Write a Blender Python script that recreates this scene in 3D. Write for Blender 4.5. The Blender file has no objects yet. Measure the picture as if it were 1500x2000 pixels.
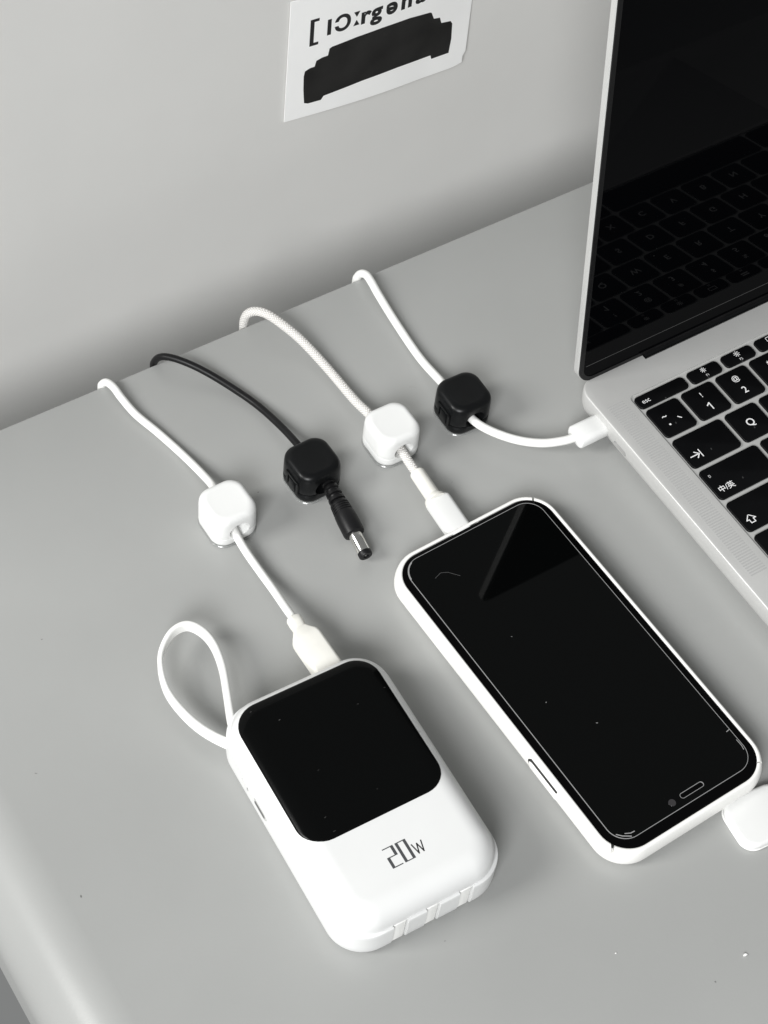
import bpy, bmesh, math, random
from mathutils import Vector, Matrix
random.seed(7)
S = 0.001                                   # everything below is written in millimetres
scene = bpy.context.scene
COL = scene.collection

# ------------------------------------------------------------------ camera
cd = bpy.data.cameras.new('camera'); cam = bpy.data.objects.new('camera', cd); COL.objects.link(cam)
YAW, PITCH, ROLL = 0.6725, 0.9498, 0.1316
CP = Vector((-123.4482, -473.3052, 638.5712))
f_ = Vector((math.sin(YAW)*math.cos(PITCH), math.cos(YAW)*math.cos(PITCH), -math.sin(PITCH)))
r_ = Vector((math.cos(YAW), -math.sin(YAW), 0)); u_ = r_.cross(f_)
rr_ = r_*math.cos(ROLL) + u_*math.sin(ROLL); uu_ = -r_*math.sin(ROLL) + u_*math.cos(ROLL)
mw = Matrix((rr_, uu_, -f_)).transposed().to_4x4(); mw.translation = CP*S
cam.matrix_world = mw
cd.sensor_fit = 'AUTO'; cd.sensor_width = 36.0; cd.lens = 3675.14/2000*36.0
cd.clip_start = 0.01; cd.clip_end = 50.0
scene.camera = cam

# ------------------------------------------------------------------ room light
w = bpy.data.worlds.new('World'); scene.world = w; w.use_nodes = True
bg = w.node_tree.nodes['Background']; bg.inputs[0].default_value = (0.98, 1.0, 0.99, 1); bg.inputs[1].default_value = 0.22

def area(name, loc, target, size, power, col=(1, 1, 1), sy=None):
    l = bpy.data.lights.new(name, 'AREA'); l.energy = power; l.color = col; l.size = size
    if sy: l.shape = 'RECTANGLE'; l.size_y = sy
    o = bpy.data.objects.new(name, l); COL.objects.link(o); o.location = loc
    d = Vector(target) - Vector(loc); o.rotation_euler = d.to_track_quat('-Z', 'Y').to_euler()
    return o
area('window_light', (-2.00, 0.36, 1.50), (0.15, -0.15, 0.0), 0.85, 48.0, (1.0, 0.995, 0.975))
area('room_light', (-2.05, -2.05, 2.25), (0.20, 0.05, 0.05), 1.4, 142.0, (0.99, 0.995, 1.0))

vs = scene.view_settings
vs.view_transform = 'Standard'; vs.look = 'None'; vs.exposure = 0.0; vs.gamma = 1.0; vs.use_curve_mapping = False
scene.cycles.max_bounces = 8

# ------------------------------------------------------------------ materials
def mat(name, col, rough=0.5, metal=0.0, spec=0.5, noise=0.0, nscale=40.0, bump=0.0, bscale=300.0, coat=0.0, sss=0.0):
    m = bpy.data.materials.new(name); m.use_nodes = True
    nt = m.node_tree; b = nt.nodes['Principled BSDF']
    b.inputs['Base Color'].default_value = (*col, 1); b.inputs['Roughness'].default_value = rough
    b.inputs['Metallic'].default_value = metal; b.inputs['Specular IOR Level'].default_value = spec
    b.inputs['Coat Weight'].default_value = coat
    if sss:
        b.inputs['Subsurface Weight'].default_value = sss; b.inputs['Subsurface Radius'].default_value = (0.002, 0.002, 0.002)
    tc = nt.nodes.new('ShaderNodeTexCoord')
    if noise:
        n = nt.nodes.new('ShaderNodeTexNoise'); n.inputs['Scale'].default_value = nscale; n.inputs['Detail'].default_value = 5
        nt.links.new(tc.outputs['Object'], n.inputs['Vector'])
        r = nt.nodes.new('ShaderNodeValToRGB')
        r.color_ramp.elements[0].position = 0.3; r.color_ramp.elements[1].position = 0.7
        r.color_ramp.elements[0].color = (*[c*(1-noise) for c in col], 1); r.color_ramp.elements[1].color = (*[min(1, c*(1+noise)) for c in col], 1)
        nt.links.new(n.outputs['Fac'], r.inputs['Fac']); nt.links.new(r.outputs['Color'], b.inputs['Base Color'])
        rr = nt.nodes.new('ShaderNodeMapRange'); rr.inputs['To Min'].default_value = max(0.02, rough*0.85); rr.inputs['To Max'].default_value = min(1, rough*1.15)
        nt.links.new(n.outputs['Fac'], rr.inputs['Value']); nt.links.new(rr.outputs['Result'], b.inputs['Roughness'])
    if bump:
        n2 = nt.nodes.new('ShaderNodeTexNoise'); n2.inputs['Scale'].default_value = bscale; n2.inputs['Detail'].default_value = 3
        nt.links.new(tc.outputs['Object'], n2.inputs['Vector'])
        bp = nt.nodes.new('ShaderNodeBump'); bp.inputs['Strength'].default_value = bump; bp.inputs['Distance'].default_value = 0.0004
        nt.links.new(n2.outputs['Fac'], bp.inputs['Height']); nt.links.new(bp.outputs['Normal'], b.inputs['Normal'])
    return m

def add_specks(m, scale, keep, size, col, seed=0.0, stretch=(1, 1, 1)):
    """sparse dust: one mark in a few Voronoi cells, mixed over the base colour"""
    nt = m.node_tree; b = nt.nodes['Principled BSDF']; N = nt.nodes.new; L = nt.links.new
    tc = N('ShaderNodeTexCoord'); mp = N('ShaderNodeMapping')
    mp.inputs['Location'].default_value = (seed, seed*1.7, seed*0.3); mp.inputs['Scale'].default_value = stretch
    mp.inputs['Rotation'].default_value = (0, 0, seed)
    L(tc.outputs['Object'], mp.inputs['Vector'])
    wn = N('ShaderNodeTexNoise'); wn.inputs['Scale'].default_value = scale*3
    L(mp.outputs['Vector'], wn.inputs['Vector'])
    mixv = N('ShaderNodeMixRGB'); mixv.blend_type = 'ADD'; mixv.inputs['Fac'].default_value = 0.35/scale
    L(mp.outputs['Vector'], mixv.inputs['Color1']); L(wn.outputs['Color'], mixv.inputs['Color2'])
    v = N('ShaderNodeTexVoronoi'); v.inputs['Scale'].default_value = scale; v.voronoi_dimensions = '2D'
    L(mixv.outputs['Color'], v.inputs['Vector'])
    lt = N('ShaderNodeMath'); lt.operation = 'LESS_THAN'; lt.inputs[1].default_value = size; L(v.outputs['Distance'], lt.inputs[0])
    sp = N('ShaderNodeSeparateColor'); L(v.outputs['Color'], sp.inputs['Color'])
    gt = N('ShaderNodeMath'); gt.operation = 'LESS_THAN'; gt.inputs[1].default_value = keep; L(sp.outputs[0], gt.inputs[0])
    mu = N('ShaderNodeMath'); mu.operation = 'MULTIPLY'; L(lt.outputs[0], mu.inputs[0]); L(gt.outputs[0], mu.inputs[1])
    mu2 = N('ShaderNodeMath'); mu2.operation = 'MULTIPLY'; L(mu.outputs[0], mu2.inputs[0]); L(sp.outputs[1], mu2.inputs[1])
    mx = N('ShaderNodeMixRGB'); mx.inputs['Color2'].default_value = (*col, 1); L(mu2.outputs[0], mx.inputs['Fac'])
    src = b.inputs['Base Color']
    if src.is_linked: L(src.links[0].from_socket, mx.inputs['Color1'])
    else: mx.inputs['Color1'].default_value = src.default_value
    L(mx.outputs['Color'], src)

M = {}
M['desk'] = mat('desk_laminate', (0.342, 0.346, 0.338), 0.30, spec=0.5, noise=0.05, nscale=7, bump=0.05, bscale=900)
add_specks(M['desk'], 26, 0.10, 0.011, (0.07, 0.07, 0.065), 1.3, (1, 1.6, 1))
add_specks(M['desk'], 17, 0.06, 0.008, (0.6, 0.6, 0.58), 9.4)
M['wall'] = mat('painted_panel', (0.70, 0.695, 0.675), 0.7, spec=0.3, noise=0.02, nscale=14, bump=0.08, bscale=700)
M['white'] = mat('white_plastic', (0.76, 0.765, 0.755), 0.33, spec=0.45, noise=0.012, nscale=60)
M['white_soft'] = mat('white_rubber', (0.86, 0.86, 0.84), 0.5, spec=0.4, noise=0.02, nscale=120)
M['ivory'] = mat('ivory_rubber', (0.80, 0.79, 0.74), 0.5, spec=0.4, noise=0.03, nscale=150)
M['case'] = mat('white_phone_case', (0.87, 0.865, 0.84), 0.38, spec=0.45, noise=0.02, nscale=50)
M['bank'] = mat('power_bank_shell', (0.73, 0.735, 0.73), 0.36, spec=0.45, noise=0.012, nscale=50)
add_specks(M['bank'], 70, 0.05, 0.10, (0.55, 0.55, 0.53), 2.2, (1, 2.2, 1))
M['black'] = mat('black_plastic', (0.004, 0.0044, 0.0048), 0.33, spec=0.22, noise=0.2, nscale=90, bump=0.04, bscale=2500)
M['black_rubber'] = mat('black_rubber', (0.006, 0.006, 0.0065), 0.42, spec=0.28, noise=0.2, nscale=140)
M['panel'] = mat('smoked_black_panel', (0.0022, 0.0024, 0.0024), 0.14, spec=0.10)
add_specks(M['panel'], 120, 0.08, 0.045, (0.06, 0.06, 0.058), 0.7, (1, 2, 1))
M['glass'] = mat('black_phone_glass', (0.0010, 0.0012, 0.0012), 0.03, spec=0.21)
add_specks(M['glass'], 75, 0.10, 0.022, (0.25, 0.25, 0.25), 3.3)
M['bezel'] = mat('black_bezel_glass', (0.0015, 0.0015, 0.0016), 0.06, spec=0.08)
M['phone_body'] = mat('phone_steel_edge', (0.03, 0.03, 0.03), 0.3, 0.6)
M['glass_edge'] = mat('glass_edge', (0.30, 0.30, 0.30), 0.25, spec=0.6)
M['lcd'] = mat('laptop_screen_glass', (0.0012, 0.0013, 0.0017), 0.025, spec=0.04)
add_specks(M['lcd'], 90, 0.06, 0.012, (0.2, 0.2, 0.2), 1.9)
M['alu'] = mat('silver_aluminium', (0.57, 0.57, 0.558), 0.40, metal=0.3, spec=0.5, noise=0.02, nscale=60, bump=0.05, bscale=4000)
M['key'] = mat('black_key', (0.0025, 0.0026, 0.003), 0.42, spec=0.15, noise=0.15, nscale=80)
add_specks(M['key'], 120, 0.06, 0.05, (0.15, 0.15, 0.15), 6.1)
M['legend'] = mat('white_legend', (0.82, 0.82, 0.82), 0.5)
M['grey_print'] = mat('grey_print', (0.06, 0.062, 0.066), 0.5)
M['black_print'] = mat('black_print', (0.012, 0.012, 0.013), 0.55)
M['marker'] = mat('black_marker_ink', (0.013, 0.0125, 0.012), 0.42, spec=0.35, noise=0.5, nscale=60)
M['paper'] = mat('white_card', (0.93, 0.93, 0.92), 0.55, noise=0.01, nscale=50, spec=0.3)
M['steel'] = mat('nickel_barrel', (0.78, 0.77, 0.74), 0.16, metal=1.0, noise=0.04, nscale=200)
M['dark'] = mat('dark_recess', (0.02, 0.02, 0.02), 0.6)
M['port_grey'] = mat('port_grey', (0.50, 0.50, 0.49), 0.5)
M['pad'] = mat('clear_adhesive_pad', (0.50, 0.51, 0.50), 0.15, spec=0.6)
M['pad'].node_tree.nodes['Principled BSDF'].inputs['Transmission Weight'].default_value = 0.55

def braid_material():
    m = mat('braided_white_sleeve', (0.80, 0.79, 0.76), 0.75, spec=0.2)
    nt = m.node_tree; b = nt.nodes['Principled BSDF']; N = nt.nodes.new; L = nt.links.new
    uv = N('ShaderNodeUVMap'); outs = []
    for sgn in (1, -1):
        mp = N('ShaderNodeMapping'); mp.inputs['Scale'].default_value = (1, sgn, 1); L(uv.outputs['UV'], mp.inputs['Vector'])
        wv = N('ShaderNodeTexWave'); wv.bands_direction = 'DIAGONAL'; wv.inputs['Scale'].default_value = 3.0; wv.inputs['Distortion'].default_value = 2.0
        wv.inputs['Detail'].default_value = 1
        L(mp.outputs['Vector'], wv.inputs['Vector']); outs.append(wv)
    mul = N('ShaderNodeMath'); mul.operation = 'MULTIPLY'; L(outs[0].outputs['Fac'], mul.inputs[0]); L(outs[1].outputs['Fac'], mul.inputs[1])
    r = N('ShaderNodeValToRGB'); r.color_ramp.elements[0].color = (0.56, 0.54, 0.51, 1); r.color_ramp.elements[1].color = (0.92, 0.91, 0.89, 1)
    r.color_ramp.elements[0].position = 0.0; r.color_ramp.elements[1].position = 0.3
    L(mul.outputs[0], r.inputs['Fac']); L(r.outputs['Color'], b.inputs['Base Color'])
    bp = N('ShaderNodeBump'); bp.inputs['Strength'].default_value = 0.8; bp.inputs['Distance'].default_value = 0.0004
    L(mul.outputs[0], bp.inputs['Height']); L(bp.outputs['Normal'], b.inputs['Normal'])
    return m
M['braid'] = braid_material()

# ------------------------------------------------------------------ mesh helpers
def thing(name, label, cat, loc, group=None):
    o = bpy.data.objects.new(name, None); COL.objects.link(o); o.empty_display_size = 0.01
    o.location = Vector(loc)*S; o['label'] = label; o['category'] = cat
    if group: o['group'] = group
    return o

def base_of(o):
    v = Vector((0, 0, 0))
    while o is not None: v = v + o.location; o = o.parent
    return v

def obj(name, geo, m, parent=None, sharp=35, loc=None):
    """geo is (verts, faces) in world millimetres, or a ready mesh"""
    if isinstance(geo, tuple):
        V, F = geo
        org = base_of(parent) if parent else (Vector(loc)*S if loc else Vector((0, 0, 0)))
        me = bpy.data.meshes.new(name); me.from_pydata([Vector(v)*S - org for v in V], [], F)
        bm = bmesh.new(); bm.from_mesh(me); bmesh.ops.recalc_face_normals(bm, faces=bm.faces); bm.to_mesh(me); bm.free()
    else: me = geo; org = Vector((0, 0, 0))
    me.materials.clear(); me.materials.append(m)
    me.shade_smooth()
    if sharp is not None: me.set_sharp_from_angle(angle=math.radians(sharp))
    o = bpy.data.objects.new(name, me); COL.objects.link(o)
    if parent: o.parent = parent
    else: o.location = org
    return o

def ring(cx, cy, hw, hd, r, z, n=7):
    r = max(0.01, min(r, hw-0.001, hd-0.001)); P = []
    for (sx, sy, a0) in ((1, 1, 0), (-1, 1, 90), (-1, -1, 180), (1, -1, 270)):
        for k in range(n+1):
            a = math.radians(a0 + 90*k/n)
            P.append((cx + sx*(hw-r) + r*math.cos(a), cy + sy*(hd-r) + r*math.sin(a), z))
    return P

def loft(rings, cap0=True, cap1=True, closed=False):
    n = len(rings[0]); V = [p for R in rings for p in R]; F = []
    m = len(rings); rng = range(m if closed else m-1)
    for i in rng:
        a = i*n; b = ((i+1) % m)*n
        for k in range(n): F.append((a+k, a+(k+1) % n, b+(k+1) % n, b+k))
    if not closed:
        if cap0: F.append(tuple(range(n))[::-1])
        if cap1: F.append(tuple(range((m-1)*n, m*n)))
    return V, F

def merge(*gs):
    V = []; F = []
    for v, f in gs:
        k = len(V); V += list(v); F += [tuple(i+k for i in q) for q in f]
    return V, F

def xform(g, mtx): return [mtx @ Vector(v) for v in g[0]], g[1]

def fillet_block(cx, cy, w_, d_, z0, z1, rc, rt, rb, steps=5, n=7, taper=0.0):
    R = []
    for k in range(steps+1):
        a = math.pi/2*(1-k/steps); i = rb*(1-math.cos(math.pi/2-a)) if False else rb*(1-math.sin(math.pi/2*k/steps))
        R.append(ring(cx, cy, w_/2-i, d_/2-i, rc-i*0.6, z0 + rb*(1-math.cos(math.pi/2*k/steps)), n))
    for k in range(steps+1):
        t = math.pi/2*k/steps; i = rt*(1-math.cos(t)) + taper
        R.append(ring(cx, cy, w_/2-i, d_/2-i, rc-i*0.6, z1 - rt*(1-math.sin(t)), n))
    return loft(R)

def box(x0, x1, y0, y1, z0, z1):
    V = [(x, y, z) for z in (z0, z1) for y in (y0, y1) for x in (x0, x1)]
    return V, [(0, 2, 3, 1), (4, 5, 7, 6), (0, 1, 5, 4), (2, 6, 7, 3), (0, 4, 6, 2), (1, 3, 7, 5)]

def catmull(P, per=10):
    P = [Vector(p) for p in P]; Q = [P[0]*2-P[1]] + P + [P[-1]*2-P[-2]]; out = []
    for i in range(1, len(Q)-2):
        p0, p1, p2, p3 = Q[i-1:i+3]
        for k in range(per):
            t = k/per
            out.append(0.5*((2*p1) + (p2-p0)*t + (2*p0-5*p1+4*p2-p3)*t*t + (3*p1-p0-3*p2+p3)*t**3))
    out.append(P[-1]); return out

def frames(C, up0=None):
    T = [(C[min(i+1, len(C)-1)] - C[max(i-1, 0)]).normalized() for i in range(len(C))]
    u = up0 or Vector((0, 0, 1)); N = []
    for t in T:
        u = (u - t*u.dot(t))
        if u.length < 1e-6: u = t.orthogonal()
        u.normalize(); N.append((t, u, t.cross(u)))
    return N

def tube(P, r, per=10, sides=14, spline=True):
    C = catmull(P, per) if spline else [Vector(p) for p in P]
    rad = r if callable(r) else (lambda i, n: r)
    R = []
    for i, (c, (t, u, b)) in enumerate(zip(C, frames(C))):
        q = rad(i, len(C))
        R.append([c + (u*math.cos(2*math.pi*k/sides) + b*math.sin(2*math.pi*k/sides))*q for k in range(sides)])
    return loft(R)

def lathe(P0, P1, prof, sides=24):
    """profile [(distance from P0, radius)] turned round the axis P0->P1"""
    P0 = Vector(P0); t = (Vector(P1)-P0).normalized(); u = t.orthogonal().normalized(); b = t.cross(u)
    return loft([[P0 + t*d + (u*math.cos(2*math.pi*k/sides) + b*math.sin(2*math.pi*k/sides))*r for k in range(sides)] for d, r in prof])

def sect_loft(P0, P1, secs, up=(0, 0, 1), n=4):
    """rounded-rectangle sections [(distance, half width, half height, corner)] along P0->P1"""
    P0 = Vector(P0); t = (Vector(P1)-P0).normalized(); u = Vector(up); u = (u - t*u.dot(t)).normalized(); b = t.cross(u)
    R = []
    for d, hw, hh, rc in secs:
        R.append([P0 + t*d + b*x + u*y for x, y, _ in ring(0, 0, hw, hh, rc, 0, n)])
    return loft(R)

def boolean(geo, cutters):
    def tmp(g):
        me = bpy.data.meshes.new('t'); me.from_pydata([Vector(v)*S*1000 for v in g[0]], [], g[1])
        bm = bmesh.new(); bm.from_mesh(me); bmesh.ops.recalc_face_normals(bm, faces=bm.faces); bm.to_mesh(me); bm.free()
        o = bpy.data.objects.new('t', me); COL.objects.link(o); return o
    a = tmp(geo); cs = [tmp(c) for c in cutters]
    for c in cs:
        md = a.modifiers.new('b', 'BOOLEAN'); md.operation = 'DIFFERENCE'; md.solver = 'EXACT'; md.object = c
    dg = bpy.context.evaluated_depsgraph_get(); me = bpy.data.meshes.new_from_object(a.evaluated_get(dg))
    V = [tuple(v.co) for v in me.vertices]; F = [tuple(p.vertices) for p in me.polygons]
    for o in [a]+cs:
        d = o.data; bpy.data.objects.remove(o); bpy.data.meshes.remove(d)
    bpy.data.meshes.remove(me)
    return V, F

_tc = {}
def text_geo(s, size, bold=0.0):
    """flat lettering in the xy plane, left end at 0, baseline 0"""
    k = (s, size, bold)
    if k not in _tc:
        cu = bpy.data.curves.new('t', 'FONT'); cu.body = s; cu.size = size; cu.offset = bold; cu.resolution_u = 4
        o = bpy.data.objects.new('t', cu); COL.objects.link(o)
        dg = bpy.context.evaluated_depsgraph_get(); dg.update(); me = bpy.data.meshes.new_from_object(o.evaluated_get(dg))
        _tc[k] = ([tuple(v.co) for v in me.vertices], [tuple(p.vertices) for p in me.polygons])
        bpy.data.objects.remove(o); bpy.data.curves.remove(cu); bpy.data.meshes.remove(me)
    return _tc[k]

def text_at(s, size, x, y, z, center=True, bold=0.0, sx=1.0):
    V, F = text_geo(s, size, bold)
    if not V: return [], []
    x0 = min(v[0] for v in V); x1 = max(v[0] for v in V)
    dx = x - sx*(x0+x1)/2 if center else x - sx*x0
    return [(v[0]*sx+dx, v[1]+y, z) for v in V], F

def stroke(pts, wdt, z, closed=False):
    """flat pen stroke in the xy plane"""
    V = []; F = []
    n = len(pts)
    for i in range(n if closed else n-1):
        a = Vector((*pts[i], 0)); b = Vector((*pts[(i+1) % n], 0)); d = (b-a).normalized(); p = Vector((-d.y, d.x, 0))*wdt/2
        k = len(V); e = d*wdt/2*0.8
        V += [(*(q.xy), z+0.002*(i % 3)) for q in (a-e+p, a-e-p, b+e-p, b+e+p)]; F.append((k, k+1, k+2, k+3))
    return V, F

def struct(o):
    o['kind'] = 'structure'; return o

# ------------------------------------------------------------------ setting
def make_desk():
    RX = 27.0; X0 = -30.0; X1 = 760.0; Y0 = -620.0; TH = 46.0
    prof = [(X1, 0.0)]                                   # outline in xz, from the right edge over the rounded left edge
    prof += [(X0 + 60, 0.0)]
    for k in range(13):
        a = math.pi/2*k/12; prof.append((X0 - RX*math.sin(a), -RX*(1-math.cos(a))))
    prof += [(X0-RX, -TH), (X1, -TH)]
    R = []
    for y, inset in ((Y0, 0), (-1.4, 0), (-0.5, 0.25), (-0.08, 0.8), (0, 1.6)):
        ring_ = []
        for x, z in prof:
            ring_.append((x, y, z - inset if z > -RX*0.99 else z))
        R.append(ring_)
    return loft(R)
struct(obj('table_top', make_desk(), M['desk'], sharp=30))
struct(obj('wall', box(-330, 1000, 70, 90, -420, 300), M['wall']))

# ------------------------------------------------------------------ card on the wall
cx0, cx1 = 220.8, 319.8
def card_y(x, z): 
    t = (x-cx0)/(cx1-cx0)
    return 69.0 - 2.2*math.sin(math.pi*min(1, max(0, t))) - 1.2*max(0, t-0.75)*4*max(0, (70-z)/35)
def flat_to_card(g, off):
    """lettering or print drawn in (x, z) laid on the bowed card"""
    bm = bmesh.new(); vs_ = [bm.verts.new((v[0], 0, v[1])) for v in g[0]]
    for f in g[1]:
        try: bm.faces.new([vs_[i] for i in f])
        except ValueError: pass
    bm.normal_update()
    bmesh.ops.triangulate(bm, faces=bm.faces[:])
    x = cx0 + 3
    while x < cx1:
        bmesh.ops.bisect_plane(bm, geom=bm.verts[:]+bm.edges[:]+bm.faces[:], plane_co=(x, 0, 0), plane_no=(1, 0, 0)); x += 3
    bm.verts.index_update()
    V = [(v.co.x, card_y(v.co.x, v.co.z)-off, v.co.z) for v in bm.verts]; F = [tuple(v.index for v in f.verts) for f in bm.faces]
    bm.free(); return V, F
card = thing('paper_card', 'white card with black lettering and a black blot, stuck on the grey wall', 'card', (270, 69, 37))
def card_sheet():
    nx, nz = 34, 18; V = []; F = []
    for side in (0, 1):
        for i in range(nx+1):
            for j in range(nz+1):
                t = i/nx; s = j/nz
                x = cx0 + 0.8*s + (cx1-cx0)*t
                zb = 38.8 - 4.2*t; z = zb + (104.6-38.8)*s*1.04
                if t > 0.93 and s < 0.06: x -= 1.4*(t-0.93)/0.07; z += 1.2*(t-0.93)/0.07
                V.append((x, card_y(x, z) + 0.5*side, z))
    o = (nx+1)*(nz+1)
    def idx(i, j, s): return s*o + i*(nz+1) + j
    for i in range(nx):
        for j in range(nz):
            F.append((idx(i, j, 0), idx(i+1, j, 0), idx(i+1, j+1, 0), idx(i, j+1, 0)))
            F.append((idx(i, j, 1), idx(i, j+1, 1), idx(i+1, j+1, 1), idx(i+1, j, 1)))
    for i in range(nx):
        F.append((idx(i, 0, 0), idx(i, 0, 1), idx(i+1, 0, 1), idx(i+1, 0, 0))); F.append((idx(i, nz, 0), idx(i+1, nz, 0), idx(i+1, nz, 1), idx(i, nz, 1)))
    for j in range(nz):
        F.append((idx(0, j, 0), idx(0, j+1, 0), idx(0, j+1, 1), idx(0, j, 1))); F.append((idx(nx, j, 0), idx(nx, j, 1), idx(nx, j+1, 1), idx(nx, j+1, 0)))
    return V, F
obj('sheet', card_sheet(), M['paper'], card)
def flat(s, size, x, z, bold, sx=1.0):
    V, F = text_at(s, size, x, z, 0, center=False, bold=bold, sx=sx); return [(v[0], v[1]) for v in V], F
def turned_e(size, x, z, bold):
    V, F = flat('e', size, 0, 0, bold)
    x1 = max(v[0] for v in V); y0 = min(v[1] for v in V); y1 = max(v[1] for v in V)
    return [(x + x1 - v[0], z + y0 + y1 - v[1]) for v in V], F
BZ = 83.2; FS = 11.6
br = ([(231.6, 79.4), (236.0, 79.4), (236.0, 81.0), (233.6, 81.0), (233.6, 92.6), (236.0, 92.6), (236.0, 94.2), (231.6, 94.2)], [tuple(range(8))])
tri = ([(253.4, 91.0), (256.6, 91.0), (255.0, 88.0), (253.4, 83.3), (256.6, 83.3), (255.0, 86.4)], [(0, 1, 2), (3, 4, 5)])
letters = [br, flat('I', FS, 240.2, BZ, 0.42), flat('\u0186', FS, 243.9, BZ, 0.42), tri,
           flat('r', FS*1.1, 257.4, BZ, 0.47), flat('g', FS*1.1, 262.2, BZ, 0.47), turned_e(FS*1.1, 270.4, BZ, 0.47),
           flat('n', FS*1.1, 278.6, BZ, 0.47), flat('a', FS*1.1, 286.4, BZ, 0.47)]
for g in letters: obj('letter', flat_to_card(g, 0.06), M['black_print'], card)
blot = [(230.5, 46.9), (229.8, 55), (229.6, 63), (230.1, 65.8), (232.5, 66.8), (234.9, 66.9), (235.6, 70), (238.6, 70.9), (241.4, 71.0), (242, 74.8), (243.2, 75.4), (256, 76.4),
        (269.5, 76.6), (284, 76.2), (295.6, 74.6), (296.6, 74.0), (298.3, 69.9), (301.9, 69.0), (303.1, 65.4), (308.6, 64.2), (309.8, 62.2), (310.3, 53.2), (309.6, 45.1),
        (299.6, 45.6), (298.9, 48), (280, 48.9), (260.7, 48.9), (240.5, 47.6), (239.2, 45.6), (232.5, 45.9)]
obj('black_blot', flat_to_card((blot, [tuple(range(len(blot)))]), 0.07), M['marker'], card)

# ------------------------------------------------------------------ laptop
LX0, LX1, LY1, LY0 = 263.2, 567.2, -108.2, -320.4
LCX, LCY, LHW, LHD = (LX0+LX1)/2, (LY0+LY1)/2, (LX1-LX0)/2, (LY1-LY0)/2
ZT = 15.5
laptop = thing('laptop', 'open silver laptop with black keyboard and dark screen', 'laptop', (LX0+150, -200, 0))
prof = [(1.6, 7.0), (2.2, 4.5), (3.6, 2.2), (5.5, 0.9), (8, 0.25), (11, 0.0), (14.7, 0.0), (15.1, 0.12), (15.35, 0.35), (ZT, 0.75)]
body = loft([ring(LCX, LCY, LHW-i, LHD-i, 8.5-i*0.3, z, 10) for z, i in prof])
WX0, WX1, WY1, WY0 = 279.0, 557.6, -125.2, -227.6
def stad_x(x0, x1, yc, zc, hl, hh, n=10):
    """stadium prism along x"""
    R = []
    for x in (x0, x1):
        P = []
        for k in range(n+1):
            a = -math.pi/2 + math.pi*k/n; P.append((x, yc+hl-hh+hh*math.cos(a), zc+hh*math.sin(a)))
        for k in range(n+1):
            a = math.pi/2 + math.pi*k/n; P.append((x, yc-hl+hh+hh*math.cos(a), zc+hh*math.sin(a)))
        R.append(P)
    return loft(R)
well = fillet_block((WX0+WX1)/2, (WY0+WY1)/2, WX1-WX0, WY1-WY0, ZT-0.8, ZT+3, 2.4, 0.01, 0.01, 1, 5)
scoop = xform(box(298.6, 532, -1.9, 8, -3, 6), Matrix.Translation((0, -109.2, ZT)) @ Matrix.Rotation(math.radians(38), 4, 'X'))
port_cut = stad_x(LX0-3, LX0+5, -142.0, 8.3, 4.3, 1.5)
port_cut2 = stad_x(LX0-3, LX0+5, -127.8, 8.3, 4.3, 1.5)
body = boolean(body, [well, scoop, port_cut, port_cut2])
base = obj('base', body, M['alu'], laptop, sharp=28)
obj('port', stad_x(LX0+2.4, LX0+5.2, -142.0, 8.3, 4.4, 1.6), M['dark'], laptop)
obj('foot', lathe((LX0+22, LY0+22, 0), (LX0+22, LY0+22, 2), [(0, 6.5), (0.4, 7), (2.1, 7.2)]), M['black_rubber'], laptop)
obj('foot', lathe((LX0+22, LY1-22, 0), (LX0+22, LY1-22, 2), [(0, 6.5), (0.4, 7), (2.1, 7.2)]), M['black_rubber'], laptop)
slots = []
yy = -125.8
while yy > -225.5:
    slots.append(box(267.4, 275.6, yy-0.30, yy+0.30, ZT-0.3, ZT+0.035)); yy -= 1.28
gr = obj('speaker_grille', merge(*slots), mat('grille_slot', (0.40, 0.40, 0.395), 0.6), laptop); gr['kind'] = 'stuff'
obj('trackpad', fillet_block(LCX, -272, 134, 84, ZT-0.4, ZT+0.06, 2.5, 0.04, 0.02, 2, 4), mat('trackpad_glass', (0.52, 0.52, 0.51), 0.3, metal=0.3), laptop)

PU, PV = 19.05, 18.6
KX, KY = 280.3, -135.0
ZK = ZT + 0.25
_keymesh = {}
def add_key(x0, y1, w_, d_, legends):
    k = (round(w_, 2), round(d_, 2)); cx, cy = x0+w_/2, y1-d_/2
    if k not in _keymesh:
        V, F = fillet_block(0, 0, w_, d_, -1.0, 0.0, 1.9, 0.35, 0.02, 3, 4)
        me = bpy.data.meshes.new('key'); me.from_pydata([Vector(v)*S for v in V], [], F)
        bm = bmesh.new(); bm.from_mesh(me); bmesh.ops.recalc_face_normals(bm, faces=bm.faces); bm.to_mesh(me); bm.free()
        me.materials.append(M['key']); me.shade_smooth(); me.set_sharp_from_angle(angle=math.radians(40)); _keymesh[k] = me
    o = bpy.data.objects.new('key', _keymesh[k]); COL.objects.link(o); o.parent = laptop
    o.location = Vector((cx, cy, ZK))*S - laptop.location
    if legends:
        obj('legend', merge(*legends), M['legend'], o, sharp=None)
def T(s, size, x, y, **k): return text_at(s, size, x, y, ZK+0.03, **k)
CW, CD = PU-2.1, PV-2.1
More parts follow.
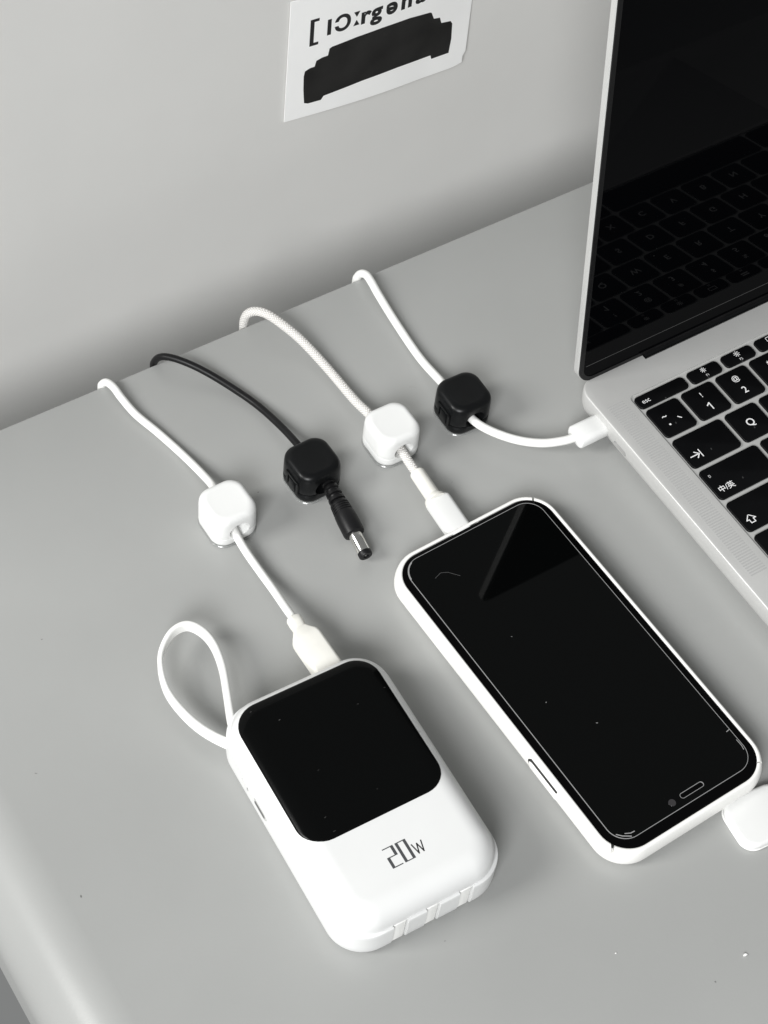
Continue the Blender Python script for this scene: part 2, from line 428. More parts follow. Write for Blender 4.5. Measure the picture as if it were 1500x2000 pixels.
# function row: escape and half-height keys
FY = -126.9
def sun(cx, cy, r, n):
    L_ = []
    for k in range(n):
        a = 2*math.pi*k/n
        L_.append(stroke([(cx+r*0.75*math.cos(a), cy+r*0.75*math.sin(a)), (cx+r*1.1*math.cos(a), cy+r*1.1*math.sin(a))], 0.32, ZK+0.03))
    L_.append(stroke([(cx+r*0.4*math.cos(2*math.pi*k/10), cy+r*0.4*math.sin(2*math.pi*k/10)) for k in range(10)], 0.3, ZK+0.03, True))
    return merge(*L_)
add_key(280.0, FY, 26.6, 6.7, [T('esc', 3.3, 284.5, FY-4.6)])
x = 308.6; i = 1
while x < 556:
    c = x+8.45
    lg = [T('F%d' % i, 1.7, c+0.2, FY-5.8)]
    if i in (1, 2): lg.append(sun(c, FY-2.1, 1.0 + 0.15*i, 8))
    elif i == 3: lg += [stroke([(c-2, FY-1.1), (c+2, FY-1.1), (c+2, FY-3.1), (c-2, FY-3.1)], 0.3, ZK+0.03, True)]
    elif i == 4: lg += [stroke([(c-1.6+1.3*q, FY-1.3-1.3*p), (c-0.9+1.3*q, FY-1.3-1.3*p)], 0.7, ZK+0.03) for q in range(3) for p in range(2)]
    add_key(x, FY, 16.9, 6.7, lg if x < 420 else None); x += PU; i += 1
nums = [('~', '\u00b7'), ('!', '1'), ('@', '2'), ('#', '3'), ('$', '4'), ('%', '5'), ('^', '6'), ('&', '7'), ('*', '8'), ('(', '9'), (')', '0'), ('_', '-'), ('+', '=')]
for i, (a, b) in enumerate(nums):
    x = KX + i*PU; c = x+CW/2
    if i == 0:
        lg = [T('~', 4.2, c-2.7, KY-7.6, bold=0.06), stroke([(c-2.9, KY-11.1), (c-2.9, KY-11.0)], 0.9, ZK+0.03), stroke([(c+2.6, KY-9.2), (c+3.7, KY-10.4)], 0.5, ZK+0.03)]
    else:
        lg = [T(a, 3.7, c-0.2, KY-6.0, bold=0.03), T(b, 4.9, c-0.2, KY-13.3, bold=0.04)]
    if i == 1: lg[1] = stroke([(c-1.4, KY-10.8), (c+0.1, KY-9.8), (c+0.1, KY-13.3)], 0.55, ZK+0.03)
    add_key(x, KY, CW, CD, lg if x < 420 else None)
add_key(KX+13*PU, KY, 1.5*PU-2.1, CD, None)
def row(y, first_u, chars, tail_u, first_leg, n=None):
    add_key(KX, y, first_u*PU-2.1, CD, first_leg)
    x = KX + first_u*PU
    for ch in chars:
        add_key(x, y, CW, CD, [T(ch, 5.2, x+CW/2, y-10.1, bold=0.05)] if x < 430 else None); x += PU
    if tail_u: add_key(x, y, tail_u*PU-2.1, CD, None)
y = KY-PV; lx, ly = KX+4.8, y-11.0
row(y, 1.5, 'QWERTYUIOP[]', 1.0, [stroke([(lx-2.4, ly), (lx+2.0, ly)], 0.5, ZK+0.03), stroke([(lx+0.4, ly+1.6), (lx+2.1, ly), (lx+0.4, ly-1.6)], 0.5, ZK+0.03), stroke([(lx+2.9, ly+1.9), (lx+2.9, ly-1.9)], 0.5, ZK+0.03)])
y -= PV
row(y, 1.75, "ASDFGHJKL;'", 1.75, [T('\u4e2d/\u82f1', 3.6, KX+6.4, y-13.2, bold=0.03), stroke([(KX+3.2, y-4.2), (KX+3.21, y-4.2)], 1.15, ZK+0.03), stroke([(KX+3.2, y-3.75), (KX+3.2, y-4.65)], 0.6, ZK+0.03)])
y -= PV; lx, ly = KX+5.0, y-11.2
row(y, 2.25, 'ZXCVBNM,./', 2.25, [stroke([(lx, ly+2.1), (lx+2.3, ly-0.3), (lx+1.05, ly-0.3), (lx+1.05, ly-2.0), (lx-1.05, ly-2.0), (lx-1.05, ly-0.3), (lx-2.3, ly-0.3)], 0.42, ZK+0.03, True)])
y -= PV; x = KX
for u, s in ((1, 'fn'), (1, 'control'), (1, 'option'), (1.25, 'command'), (5, ''), (1.25, 'command'), (1, 'option'), (1, ''), (1, ''), (1, '')):
    add_key(x, y, u*PU-2.1, CD, [T(s, 2.4, x+u*PU/2-1, y-13)] if s and x < 420 else None); x += u*PU

# lid: front glass lies in the plane y = -107.7 + 0.144 (z - 24)
TL = math.atan(0.144)
LM = Matrix.Translation((LCX, -108.95, 15.2)) @ Matrix.Rotation(math.pi/2 - TL, 4, 'X')     # local x right, y up the lid, z towards the user
LH = 211.0
def slab(cx, cy, w_, h_, z0, z1, rc, e=0.25):
    return xform(loft([ring(cx, cy, w_/2-e, h_/2-e, rc-e, z0, 8), ring(cx, cy, w_/2, h_/2, rc, z0+e, 8), ring(cx, cy, w_/2, h_/2, rc, z1-e, 8), ring(cx, cy, w_/2-e, h_/2-e, rc-e, z1, 8)]), LM)
lid = obj('lid', slab(0, LH/2, 304, LH, -3.6, -0.35, 8.5, 0.5), M['alu'], laptop, sharp=28)
# rubber gasket as a closed ring round the glass
def ring_slab(w_, h_, cx, cy, rc, t, z0, z1):
    o0 = ring(cx, cy, w_/2, h_/2, rc, z0, 8); o1 = ring(cx, cy, w_/2, h_/2, rc, z1, 8)
    i1 = ring(cx, cy, w_/2-t, h_/2-t, rc-t, z1, 8); i0 = ring(cx, cy, w_/2-t, h_/2-t, rc-t, z0, 8)
    return xform(loft([o0, o1, i1, i0], closed=True), LM)
obj('gasket', ring_slab(303.0, LH-0.4, 0, LH/2-0.3, 8.2, 2.2, -0.5, 0.30), M['black_rubber'], lid)
obj('screen', slab(0, LH/2-0.3, 299.6, LH-4.0, -0.5, 0.0, 6.4, 0.05), M['lcd'], lid)
obj('chin_line', xform(box(-148, 148, 9.0, 9.3, -0.2, 0.03), LM), mat('chin_seam', (0.05, 0.05, 0.05), 0.3), lid)
obj('hinge', lathe((299.5, -107.0, 12.2), (531, -107.0, 12.2), [(0, 2.6), (0.4, 3.6), (231, 3.6), (231.4, 2.6)]), M['black'], laptop)

# ------------------------------------------------------------------ phone in its case
pa = 0.0278; PO = Vector((143.61, -146.39)); PW, PL = 73.2, 150.6
PM = Matrix.Translation((PO.x, PO.y, 0)) @ Matrix.Rotation(pa, 4, 'Z') @ Matrix.Translation((37.4, -74.8, 0))   # local: centre of the glass
phone = thing('smartphone', 'dark-screened smartphone in a white case lying between power bank and laptop', 'phone', PM @ Vector((0, 0, 0)))
CM = 2.5
cw, cl, cr = PW+2*CM, PL+2*CM, 13.6
cprof = [(0.0, 2.6), (0.4, 1.5), (1.2, 0.7), (2.6, 0.15), (4.2, 0.0), (6.6, 0.1), (8.6, 0.4), (9.9, 0.8), (10.5, 1.2), (10.75, 1.65), (10.7, 2.1), (10.5, 2.4)]
CR = [ring(0, 0, cw/2-i, cl/2-i, cr-i*0.55, z, 12) for z, i in cprof]
CR += [ring(0, 0, cw/2-2.5, cl/2-2.5, cr-2.5*0.55, z, 12) for z in (9.0, 1.6)]
case_geo = loft(CR)
def slit(x, y, ang, wdt, z0):
    return xform(box(-5, 5, -wdt/2, wdt/2, z0, 14), Matrix.Translation((x, y, 0)) @ Matrix.Rotation(math.radians(ang), 4, 'Z'))
hx, hy = cw/2, cl/2
PMI = PM.inverted()
def pl(x, y): v = PMI @ Vector((x, y, 0)); return v.x, v.y
case_geo = boolean(case_geo, [slit(*pl(147.5, -293.4), 54, 1.3, 7.6), slit(*pl(216.0, -144.1), 54, 1.0, 5.0), slit(*pl(220.2, -291.6), -29, 0.7, 9.6),
                              xform(box(-8, 8, -4, 4, 3.0, 10.2), Matrix.Translation((0, hy-2, 0)))])
case = obj('case', xform(case_geo, PM), M['case'], phone, sharp=40)
btn = xform(sect_loft((-hx+0.35, -23.2, 5.6), (-hx+0.35, -45, 5.6), [(0, .3, .5, .2), (0.5, 0.8, 1.4, .6), (1.8, 1.15, 2.0, .9), (17.4, 1.15, 2.0, .9), (18.8, 0.8, 1.4, .6), (19.3, .3, .5, .2)], up=(0, 0, 1)), PM)
obj('button_groove', xform(sect_loft((-hx+0.12, -22.6, 6.1), (-hx+0.12, -45, 6.1), [(0, .2, .6, .2), (1.2, 0.42, 2.1, .3), (17.6, 0.42, 2.1, .3), (18, .2, .6, .2)]), PM), M['dark'], case)
obj('button', btn, M['case'], case)
obj('frame', xform(loft([ring(0, 0, PW/2-0.3-i, PL/2-0.3-i, 11.0, z, 12) for z, i in ((1.7, 0), (9.6, 0), (10.1, 0.2), (10.25, 0.6))]), PM), M['phone_body'], phone)
scr = obj('screen', xform(loft([ring(0, 0, PW/2-0.35, PL/2-0.35, 11.0, 10.0, 12), ring(0, 0, PW/2-0.4, PL/2-0.4, 11.0, 10.42, 12), ring(0, 0, PW/2-0.8, PL/2-0.8, 10.7, 10.5, 12)]), PM), M['bezel'], phone)
PI = 3.3; PCY = 1.1
cut = xform(loft([ring(0, 0, 5.6, 1.15, 1.1, 10.0, 6), ring(0, 0, 5.6, 1.15, 1.1, 12.0, 6)]), Matrix.Translation((4.2, -PL/2+PI+PCY+3.6, 0)))
pg = loft([ring(0, PCY, PW/2-PI, PL/2-PI, 8.0, 10.52, 12), ring(0, PCY, PW/2-PI, PL/2-PI, 8.0, 10.78, 12), ring(0, PCY, PW/2-PI-0.05, PL/2-PI-0.05, 7.95, 10.83, 12)])
obj('screen_protector', xform(boolean(pg, [cut]), PM), M['glass'], phone, sharp=20)
def flat_ring(hw, hd, rc, t, z0, z1, n=12):
    return loft([ring(0, 0, hw, hd, rc, z0, n), ring(0, 0, hw, hd, rc, z1, n), ring(0, 0, hw-t, hd-t, rc-t, z1, n), ring(0, 0, hw-t, hd-t, rc-t, z0, n)], closed=True)
obj('protector_edge', xform(flat_ring(PW/2-PI+0.2, PL/2-PI+0.2, 8.15, 0.19, 10.52, 10.86), PM @ Matrix.Translation((0, PCY, 0))), M['glass_edge'], phone)  # light grey ring: the bevel's bright reflection line is put into its colour
ear = xform(xform(flat_ring(5.6, 1.15, 1.1, 0.17, 10.5, 10.86, 6), Matrix.Translation((4.2, -PL/2+PI+PCY+3.6, 0))), PM)
obj('earpiece', ear, M['glass_edge'], phone)
obj('front_camera', lathe(PM @ Vector((-5.6, -PL/2+PI+PCY+3.4, 10.80)), PM @ Vector((-5.6, -PL/2+PI+PCY+3.4, 11.0)), [(0, 1.5), (0.045, 1.45), (0.05, 0.9)]), mat('lens_glass', (0.035, 0.033, 0.035), 0.1), phone)

def scratch(pts, wdt): return stroke([pl(*p) for p in pts], wdt, 10.87)
hx2, hy2 = PW/2-PI, PL/2-PI
chips = [stroke([(-hx2+0.35+8*(1-math.cos(math.radians(t)))-0.25, hy2+PCY-8+8*math.sin(math.radians(t))) for t in range(5, 75, 10)], 0.55, 10.87),
         stroke([(-hx2+1.6, -hy2+PCY+4.3), (-hx2+3.2, -hy2+PCY+2.6), (-hx2+4.9, -hy2+PCY+1.5), (-hx2+6.0, -hy2+PCY+0.8)], 0.4, 10.87),
         stroke([(-hx2+4.6, -hy2+PCY+2.9), (-hx2+6.6, -hy2+PCY+1.9), (-hx2+8.2, -hy2+PCY+1.8)], 0.35, 10.875),
         stroke([(hx2-0.2, -hy2+PCY+16), (hx2-1.6, -hy2+PCY+15.8)], 0.3, 10.875),
         stroke([(hx2-0.6, -hy2+PCY+11), (hx2-0.5, -hy2+PCY+8.2), (hx2-0.9, -hy2+PCY+6.4)], 0.28, 10.875)]
for g in chips: obj('edge_chip', xform(g, PM), M['glass_edge'], phone, sharp=None)
hair = [stroke([(-24.5, 61.2), (-21.2, 62.2), (-18.6, 61.0), (-15.2, 57.0)], 0.12, 10.87)]
dust = obj('dust', xform(merge(*hair), PM), mat('dust_grey', (0.10, 0.10, 0.10), 0.8), phone, sharp=None); dust['kind'] = 'stuff'

# ------------------------------------------------------------------ power bank
BM = Matrix.Translation((78.9, -227.0, 0)) @ Matrix.Rotation(-0.043, 4, 'Z')
BW, BL, BR, BH, BRIM = 68.6, 103.8, 14.5, 25.0, 15.4
bank = thing('power_bank', 'white power bank with black display panel and carry strap', 'power bank', (79.9, -228.3, 0))
lower = loft([ring(0, 0, BW/2-i, BL/2-i, BR-i*0.5, z, 12) for z, i in ((0.2, 2.0), (0.6, 1.1), (1.5, 0.5), (3.0, 0.12), (5.5, 0.0), (9, 0), (13.6, 0), (14.9, 0.0), (15.25, 0.12), (BRIM, 0.35))])
SX = [(-15.5, -9.4), (-1.9, 3.8), (11.9, 17.7)]
lower = boolean(lower, [box(a, b, -BL/2-3, -BL/2+6, -1, BRIM+2) for a, b in SX])
obj('lower_shell', xform(lower, BM), M['bank'], bank, sharp=32)
INS, PRH, EXP = 1.15, 10.0, 2.3
def top_z(d):
    t = min(1.0, max(0.0, d)/PRH)
    return BRIM-0.25 + (BH-BRIM+0.25)*(1-(1-t)**EXP)**(1/EXP)
def body_sd(x, y):
    hw, hd, r = BW/2-INS, BL/2-INS, BR-0.4
    qx, qy = abs(x)-(hw-r), abs(y)-(hd-r)
    return r - (math.hypot(max(qx, 0), max(qy, 0)) + min(max(qx, qy), 0))
UR = [ring(0, 0, BW/2-INS, BL/2-INS, BR-0.4, BRIM-1.4, 16)]
for k in range(31):
    d = PRH*(1-math.cos(math.pi/2*k/30))**1.25; UR.append(ring(0, 0, BW/2-INS-d, BL/2-INS-d, max(BR-0.4-d, 2.0), top_z(d), 16))
obj('upper_shell', xform(loft(UR), BM), M['bank'], bank, sharp=50)
def panel_geo(x0, x1, y0, y1, r, lift):
    n = 44; cx, cy, hw, hd = (x0+x1)/2, (y0+y1)/2, (x1-x0)/2, (y1-y0)/2
    rings = []
    for k, i in enumerate((0, 0.12, 0.3, 0.6, 0.9, 1.3, 1.8, 2.3, 2.9, 3.5, 4.2, 5, 6, 7, 8.2, 9.5, 11, 14, 18, 22, 26)):
        P = ring(cx, cy, hw-i, hd-i, max(r-i, 0.8), 0, 8)
        # subdivide straight runs so the sheet follows the curved shell
        Q = []
        for a, b in zip(P, P[1:]+P[:1]):
            m_ = 6
            for q in range(m_): Q.append((a[0]+(b[0]-a[0])*q/m_, a[1]+(b[1]-a[1])*q/m_))
        e = 0.32*math.sqrt(max(0, 1-(1-min(1, i/0.6))**2)) if i < 0.6 else 0.32
        rings.append([(x, y, top_z(body_sd(x, y)) + lift*e/0.32 - (0.3 if k == 0 else 0)) for x, y in Q])
    return loft(rings)
obj('display_panel', xform(panel_geo(-30.3, 28.9, -15.6, 46.9, 10.0, 0.22), BM), M['panel'], bank, sharp=60)
# the three folded cable ends in the front slots
for a, b in SX:
    g = 0.33
    V, F = fillet_block((a+b)/2, 0, b-a-2*g, 6, 0.8, BRIM-0.1, 0.7, 0.5, 0.5, 3, 3)
    V2 = []
    for (x, y_, z) in V:
        bulge = 0.25*(1-((x-(a+b)/2)/((b-a)/2))**2) - 0.9*abs((z-8.2)/7.4)**6
        V2.append((x, -BL/2+3.5 + y_ - (bulge if y_ < 0 else 0), z))
    obj('cable_end', xform((V2, F), BM), M['white_soft'], bank)
# 20W print
def pbx(x0, x1, y0, y1):
    return ([(x0, y0, 0), (x1, y0, 0), (x1, y1, 0), (x0, y1, 0)], [(0, 1, 2, 3)])
ox, oy = -7.4, -35.5                               # lower left of the figures
thin, thick, hgt, wd = 0.38, 1.1, 8.2, 4.3
two = [pbx(ox, ox+wd-thick, oy+hgt-thin, oy+hgt), pbx(ox+wd-thick, ox+wd, oy+hgt/2, oy+hgt), pbx(ox+thick, ox+wd-thick, oy+hgt/2, oy+hgt/2+thin),
       pbx(ox, ox+thick, oy, oy+hgt/2+thin), pbx(ox+thick, ox+wd, oy, oy+thin)]
ox2 = ox+wd+0.85
zero = [pbx(ox2, ox2+thick, oy, oy+hgt), pbx(ox2+wd-thick, ox2+wd, oy, oy+hgt), pbx(ox2+thick, ox2+wd-thick, oy, oy+thin), pbx(ox2+thick, ox2+wd-thick, oy+hgt-thin, oy+hgt)]
ox3 = ox2+wd+0.9
wl = stroke([(ox3, oy+5.0), (ox3+0.95, oy+0.9), (ox3+1.95, oy+4.6), (ox3+2.95, oy+0.9), (ox3+3.9, oy+5.0)], 0.46, 0)
def on_bank(g, lift):
    return xform(([(v[0], v[1], top_z(body_sd(v[0], v[1]))+lift+v[2]) for v in g[0]], g[1]), BM)
def dense(g):
    bm = bmesh.new(); vv = [bm.verts.new(v) for v in g[0]]
    for f in g[1]: bm.faces.new([vv[i] for i in f])
    for k in range(24):
        bmesh.ops.bisect_plane(bm, geom=bm.verts[:]+bm.edges[:]+bm.faces[:], plane_co=(0, oy-1+k*0.5, 0), plane_no=(0, 1, 0))
    bm.verts.index_update(); r = ([tuple(v.co) for v in bm.verts], [tuple(v.index for v in f.verts) for f in bm.faces]); bm.free(); return r
for g, mm in ((merge(*two), 'grey_print'), (merge(*zero), 'grey_print'), (wl, 'black_print')):
    obj('printed_mark', on_bank(dense(g), 0.05), M[mm], bank, sharp=None)
# left side: two oval buttons and a charging port
for yc, hl in ((27.6-2.6, 2.6), (20.6, 3.0)):
    obj('side_button', xform(stad_x(-BW/2-0.28, -BW/2+0.3, yc, 9.4, hl, 1.7), BM), mat('pale_grey_button', (0.70, 0.70, 0.69), 0.4), bank)
pt = obj('charging_port', xform(stad_x(-BW/2-0.22, -BW/2+0.3, 13.4, 9.6, 5.0, 1.9), BM), M['port_grey'], bank)
obj('port_opening', xform(stad_x(-BW/2-0.34, -BW/2+0.3, 13.4, 9.6, 3.9, 0.95), BM), mat('port_shade', (0.12, 0.12, 0.118), 0.5), pt)
# strap
SP = [(51.2, -183.0, 12), (54.2, -174.2, 11.5), (58.2, -164.4, 11), (62.4, -153.3, 11), (64.3, -143.4, 11.2), (63.3, -135.7, 11.4), (59.5, -130.6, 11.6), (53.0, -130.7, 11.6), (46.2, -135.4, 11.3),
      (42.0, -141.6, 11), (39.3, -151.2, 10.5), (39.7, -161.1, 10.2), (42.4, -172.2, 10.3), (47.6, -182.5, 10.8), (54.0, -190.5, 11.5)]
def ribbon(P, hw, ht):
    C = catmull(P, 8); R = []
    n = len(C)
    for i, c in enumerate(C):
        t = (C[min(i+1, n-1)]-C[max(i-1, 0)]).normalized(); s = i/(n-1)
        side = Vector((t.y, -t.x, 0)).normalized()                       # away from the loop's middle on the way round
        lean = math.radians(14 - 24*s)
        up = (Vector((0, 0, 1))*math.cos(lean) + side*math.sin(lean)); up = (up - t*up.dot(t)).normalized(); b = t.cross(up)
        R.append([c + b*x + up*y for x, y, _ in ring(0, 0, ht, hw, ht*0.7, 0, 3)])
    return loft(R)
obj('carry_strap', ribbon(SP, 2.7, 1.0), M['white_soft'], bank, sharp=45)

# ------------------------------------------------------------------ cable clips
def clip(cx, cy, m, label, black, group, rot=0.0):
    t = thing('cable_clip', label, 'cable clip', (cx, cy, 0), group)
    Wc = 18.2
    RM = Matrix.Translation((cx, cy-0.9, 0)) @ Matrix.Rotation(rot, 4, 'Z') @ Matrix.Scale(1.13, 4)
    obj('adhesive_pad', xform(loft([ring(0, 0, Wc/2+i, Wc/2+i, 5.4, z, 14) for z, i in ((0.02, 0.1), (0.3, 0.15), (0.62, -0.1))]), RM), M['pad'], t)
    hole = [(math.cos(2*math.pi*k/28)*3.7, 7.4 + math.sin(2*math.pi*k/28)*3.3) for k in range(28)]
    # flared tunnel
    R = []
    for yy_, s in ((-12, 1.35), (-9.1, 1.12), (-8.0, 1.0), (8.0, 1.0), (9.1, 1.12), (12, 1.35)):
        R.append([(x*s, yy_, 7.4+(z-7.4)*s) for x, z in hole])
    tun = loft(R)
    lowr = loft([ring(0, 0, Wc/2-i, Wc/2-i, 5.4-i*0.5, z, 14) for z, i in ((0.6, 0.7), (0.9, 0.35), (1.5, 0.1), (2.6, 0.0), (4.6, 0.0), (4.82, 0.12 if black else 0.01), (4.9, 0.35 if black else 0.05))])
    obj('base', xform(boolean(lowr, [tun]), RM), m, t, sharp=38)
    gap = 0.2 if black else 0.08
    q_ = 1.0 if black else 0.45
    up = [ring(0, 0, Wc/2-0.35*q_, Wc/2-0.35*q_, 5.2, 4.9+gap, 14), ring(0, 0, Wc/2-0.1*q_, Wc/2-0.1*q_, 5.35, 5.02+gap, 14), ring(0, 0, Wc/2, Wc/2, 5.4, 5.3+gap, 14)]
    up += [ring(0, 0, Wc/2-i, Wc/2-i, 5.4-i*0.3, z, 14) for z, i in ((8, 0.0), (11.4, 0.05), (12.9, 0.16), (13.6, 0.36), (14.15, 0.68), (14.6, 1.15), (14.88, 1.7), (15.0, 2.3), (14.96, 2.9), (14.92, 3.7))]
    capo = obj('cap', xform(boolean(loft(up), [tun]), RM), m, t, sharp=38)
    if black:
        fr = []
        for y0, y1, z0, z1 in ((-5.2, -3.9, 4.2, 10.2), (1.6, 2.9, 4.2, 10.2), (-5.2, 2.9, 9.4, 10.5)):
            fr.append(box(-Wc/2-0.45, -Wc/2+0.4, y0, y1, z0, z1))
        obj('latch', xform(merge(*fr), RM), m, capo)
        obj('latch_tongue', xform(fillet_block(-Wc/2-0.05, -1.1, 0.7, 4.0, 3.4, 8.4, 0.25, 0.2, 0.2, 2, 2), RM), m, capo)
    return t
clip(101.2, -88.4, M['white'], 'white cable clip holding the thin cable to the power bank', False, 'cable clips on the desk', 0.0)
clip(142.7, -86.6, M['black'], 'black cable clip gripping the black power plug', True, 'cable clips on the desk', 0.02)
clip(181.9, -86.8, M['white'], 'white cable clip holding the braided cable to the phone', False, 'cable clips on the desk', -0.01)
clip(218.0, -87.6, M['black'], 'black cable clip holding the white cable to the laptop', True, 'cable clips on the desk', -0.03)

# ------------------------------------------------------------------ cables
def cord(name, P, r, m, parent, uvscale=None):
    g = tube(P, r, per=12, sides=16)
    o = obj(name, g, m, parent, sharp=None)
    if uvscale:
        me = o.data; uvl = me.uv_layers.new(name='UVMap'); n = 16; mm_per = 0.0
        C = catmull(P, 12); acc = [0.0]
        for a, b in zip(C, C[1:]): acc.append(acc[-1]+(b-a).length)
        for p in me.polygons:
            ks = [me.loops[l].vertex_index for l in p.loop_indices]
            sd = [k % n for k in ks]; wrap = max(sd)-min(sd) > n/2
            for l, k, s_ in zip(p.loop_indices, ks, sd):
                uvl.data[l].uv = (acc[min(k//n, len(acc)-1)]*0.16, ((s_+n) if wrap and s_ < n/2 else s_)/n*2.0)
    return o

# 1: white cable, power bank
c1 = thing('charging_cable', 'thin white cable running over the desk edge into the power bank', 'cable', (99, -100, 0))
cord('cord', [(90.4, 2.4, -90), (90.5, 2.2, -40), (90.6, 1.9, -6), (90.9, 0.9, 0.1), (92.0, -1.4, 3.0), (92.9, -6.0, 4.0), (93.3, -12, 3.4), (94.7, -22.4, 2.6), (98.5, -35.3, 1.9), (101.7, -49.6, 2.0),
              (103.3, -64.4, 4.2), (103.2, -75, 6.6), (101.4, -88, 7.0), (99.9, -97.4, 6.2), (99.6, -107, 4.6), (99.7, -118.8, 4.4), (99.3, -130, 6.2), (98.2, -141.2, 9.2), (97.6, -148.5, 11.2), (97.2, -153, 12.0)], 1.75, M['white_soft'], c1)
obj('strain_relief', sect_loft((97.5, -148.2, 11.4), (96.4, -158, 13.2), [(0, 2.5, 2.3, 1.9), (0.5, 3.1, 2.6, 2.2), (3.5, 3.1, 2.6, 2.2), (5.2, 2.9, 2.5, 2.0), (9, 3.2, 2.7, 2.0)]), M['ivory'], c1)
obj('plug', sect_loft((96.6, -154.6, 12.8), (96.4, -176, 13.4), [(0, 3.2, 2.6, 1.6), (1.5, 4.0, 3.0, 1.6), (3.4, 5.4, 3.4, 1.6), (4.5, 5.75, 3.6, 1.6), (6, 5.8, 3.7, 1.5), (23.6, 5.8, 3.7, 1.5), (24, 5.5, 3.4, 1.3)]), M['ivory'], c1, sharp=28)

# 2: black cable with a barrel plug
c2 = thing('charger_cable', 'black cord ending in a silver-tipped barrel plug', 'cable', (142, -100, 0))
cord('cord', [(115.8, 2.4, -90), (115.9, 2.1, -40), (116.0, 1.8, -6), (116.2, 1.2, 0.0), (117.6, -0.6, 4.2), (120.0, -3.6, 6.4), (123.9, -8.2, 6.7), (129.6, -15.6, 5.4), (136.1, -26.5, 3.2), (142.2, -42, 2.4), (144.5, -57.5, 4.2), (145.0, -71, 6.4),
              (145.2, -84, 7.4), (145.3, -97, 7.4), (144.9, -101, 7.0)], 1.6, M['black_rubber'], c2)
A0 = Vector((145.5, -95.2, 7.6)); A1 = Vector((141.0, -133.4, 4.4)); AX = (A1-A0)
pr = []
for k in range(4):
    d = k*2.9
    pr += [(d, 2.5), (d+0.35, 2.9+k*0.22), (d+1.7, 3.0+k*0.22), (d+2.05, 2.4+k*0.12), (d+2.55, 2.4+k*0.12)]
pr += [(11.6, 3.6)]
obj('strain_relief', lathe(A0, A1, pr), M['black_rubber'], c2, sharp=40)
bp_ = [(11.2, 3.5), (12.0, 3.9)]
for k in range(4): bp_ += [(12.6+k*1.1, 4.0+k*0.08), (13.0+k*1.1, 4.0+k*0.08), (13.1+k*1.1, 3.72+k*0.08), (13.4+k*1.1, 3.72+k*0.08), (13.5+k*1.1, 4.05+k*0.08)]
bp_ += [(17.4, 4.4), (20, 4.55), (26.6, 4.55), (27.4, 4.35), (27.8, 3.7), (27.85, 2.0)]
obj('plug_body', lathe(A0, A1, bp_, 28), M['black_rubber'], c2, sharp=35)
obj('barrel', lathe(A0, A1, [(27.0, 2.8), (36.9, 2.8), (37.2, 2.6)], 32), M['steel'], c2, sharp=40)
tip = obj('barrel_tip', loft([[(A0 + AX.normalized()*d) + (AX.orthogonal().normalized()*math.cos(2*math.pi*k/28) + AX.normalized().cross(AX.orthogonal().normalized())*math.sin(2*math.pi*k/28))*r for k in range(28)]
                            for d, r in ((36.6, 2.9), (38.4, 2.9), (38.8, 2.6), (38.8, 1.25), (34.0, 1.1))]), M['black_rubber'], c2, sharp=40)
obj('centre_pin', lathe(A0, A1, [(33, 0.75), (38.0, 0.75), (38.3, 0.5)], 14), M['steel'], c2)

# 3: braided cable, phone
c3 = thing('braided_cable', 'thick white braided cable running over the desk edge into the phone', 'cable', (180, -100, 0))
cord('cord', [(161.8, 3, -90), (161.9, 2.8, -40), (162.0, 2.6, -6), (162.1, 2.4, 1.0), (163.0, 1.0, 6.5), (165.4, -1.6, 9.5), (168.4, -6.0, 10.5), (172.0, -12.9, 9.0), (176.2, -23.7, 6.2), (178.9, -41.2, 4.2), (179.4, -61.9, 5.2), (180.0, -73, 6.8), (181.2, -88, 7.2),
              (181.5, -96, 7.2), (181.0, -104.2, 7.0), (180.7, -111, 7.0), (180.4, -116, 7.1)], 2.05, M['braid'], c3, True)
obj('strain_relief', lathe((181.0, -109.2, 6.9), (179.8, -127, 7.3), [(0, 2.2), (0.3, 3.1), (1.0, 3.3), (13.5, 3.4), (14.4, 3.7), (15.4, 4.6), (17, 5.0)]), M['ivory'], c3, sharp=40)
obj('plug', sect_loft((180.6, -124.6, 7.2), (179.6, -146, 6.9), [(0, 3.4, 2.6, 2.0), (0.6, 4.6, 3.1, 2.2), (1.4, 5.3, 3.4, 2.2), (2.4, 5.4, 3.5, 2.2), (22, 5.4, 3.5, 2.2)]), M['white'], c3, sharp=35)

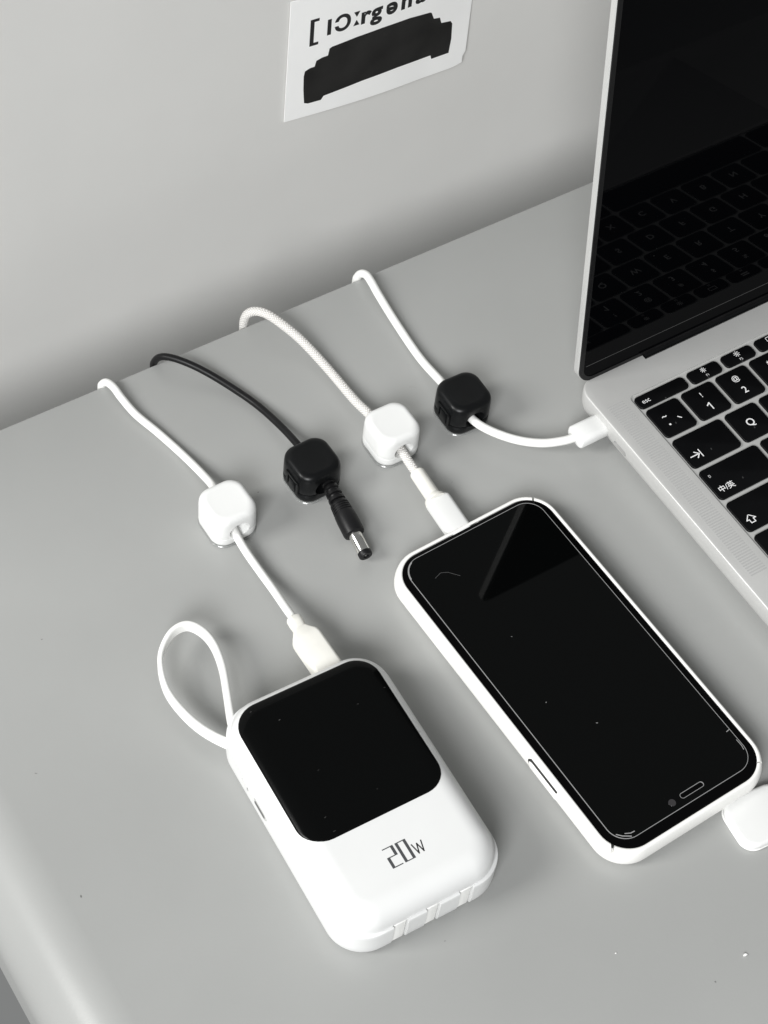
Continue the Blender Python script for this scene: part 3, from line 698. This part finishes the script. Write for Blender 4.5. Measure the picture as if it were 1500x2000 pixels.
# 4: smooth white cable, laptop
c4 = thing('charging_cable', 'smooth white cable curving from the black clip into the laptop side', 'cable', (222, -100, 0))
cord('cord', [(221.0, 2.6, -90), (221.0, 2.3, -40), (221.0, 2.0, -6), (221.2, 1.2, 0.3), (221.9, -0.8, 3.8), (222.5, -4, 5.2), (222.1, -9, 5.2), (221.2, -16.5, 4.6), (220.0, -33.2, 3.0), (218.3, -55.2, 3.2), (217.5, -73.2, 6.2), (217.2, -86, 7.4), (217.4, -97.6, 7.2),
              (221.2, -106, 6.4), (228.3, -115.4, 6.3), (236.6, -122.6, 7.0), (245.4, -126.7, 8.0), (252, -127.8, 8.3)], 1.9, M['white_soft'], c4)
obj('plug', sect_loft((249.6, -127.8, 8.3), (270, -127.8, 8.3), [(0, 4.2, 2.4, 1.8), (0.35, 5.0, 3.0, 2.2), (0.9, 5.3, 3.3, 2.4), (15.0, 5.3, 3.3, 2.4), (15.6, 4.8, 2.9, 2.0)]), M['white'], c4, sharp=40)
obj('contact_tongue', sect_loft((264.8, -127.8, 8.3), (268.5, -127.8, 8.3), [(0, 4.1, 1.25, 1.2), (3.5, 4.1, 1.25, 1.2)]), M['steel'], c4)

# ------------------------------------------------------------------ white piece cut off by the right edge of the picture, crumbs
pv = fillet_block(0, 0, 26, 21.5, 0.3, 4.2, 6.0, 1.6, 1.0, 5, 8)
pm_ = Matrix.Translation((209.6, -307.0, 0)) @ Matrix.Rotation(-0.10, 4, 'Z')
cap_t = thing('plastic_cap', 'small rounded white plastic cap cut off by the right edge, below the phone', 'cap', (209.6, -307, 0))
obj('shell', xform(pv, pm_), M['white'], cap_t, sharp=40)
obj('rim', xform(loft([ring(0, 0, 13.1+i, 10.85+i, 6.1, z, 8) for z, i in ((0.05, -0.5), (0.3, 0.1), (1.0, 0.15), (1.25, -0.2))]), pm_), M['white_soft'], cap_t)
def crumb(x, y, s, label):
    V = []; n = 7
    for z, q in ((0.02, 0.8), (0.35*s, 1.0), (0.8*s, 0.55)):
        for k in range(n):
            a = 2*math.pi*k/n; r = s*q*random.uniform(0.55, 1.1); V.append((x+r*math.cos(a)*1.3, y+r*math.sin(a)*0.7, z))
    F = [tuple(range(n))[::-1], tuple(range(2*n, 3*n))]
    for i in range(2):
        for k in range(n): F.append((i*n+k, i*n+(k+1) % n, (i+1)*n+(k+1) % n, (i+1)*n+k))
    o = obj('crumb', (V, F), M['white_soft'], None, 20, loc=(x, y, 0)); o['label'] = label; o['category'] = 'crumb'
    return o
crumb(170.3, -346.9, 1.0, 'tiny white crumb on the desk below the phone, near the lower right corner')
crumb(129.8, -322.2, 0.45, 'tinier white crumb on the desk right of the power bank front end')
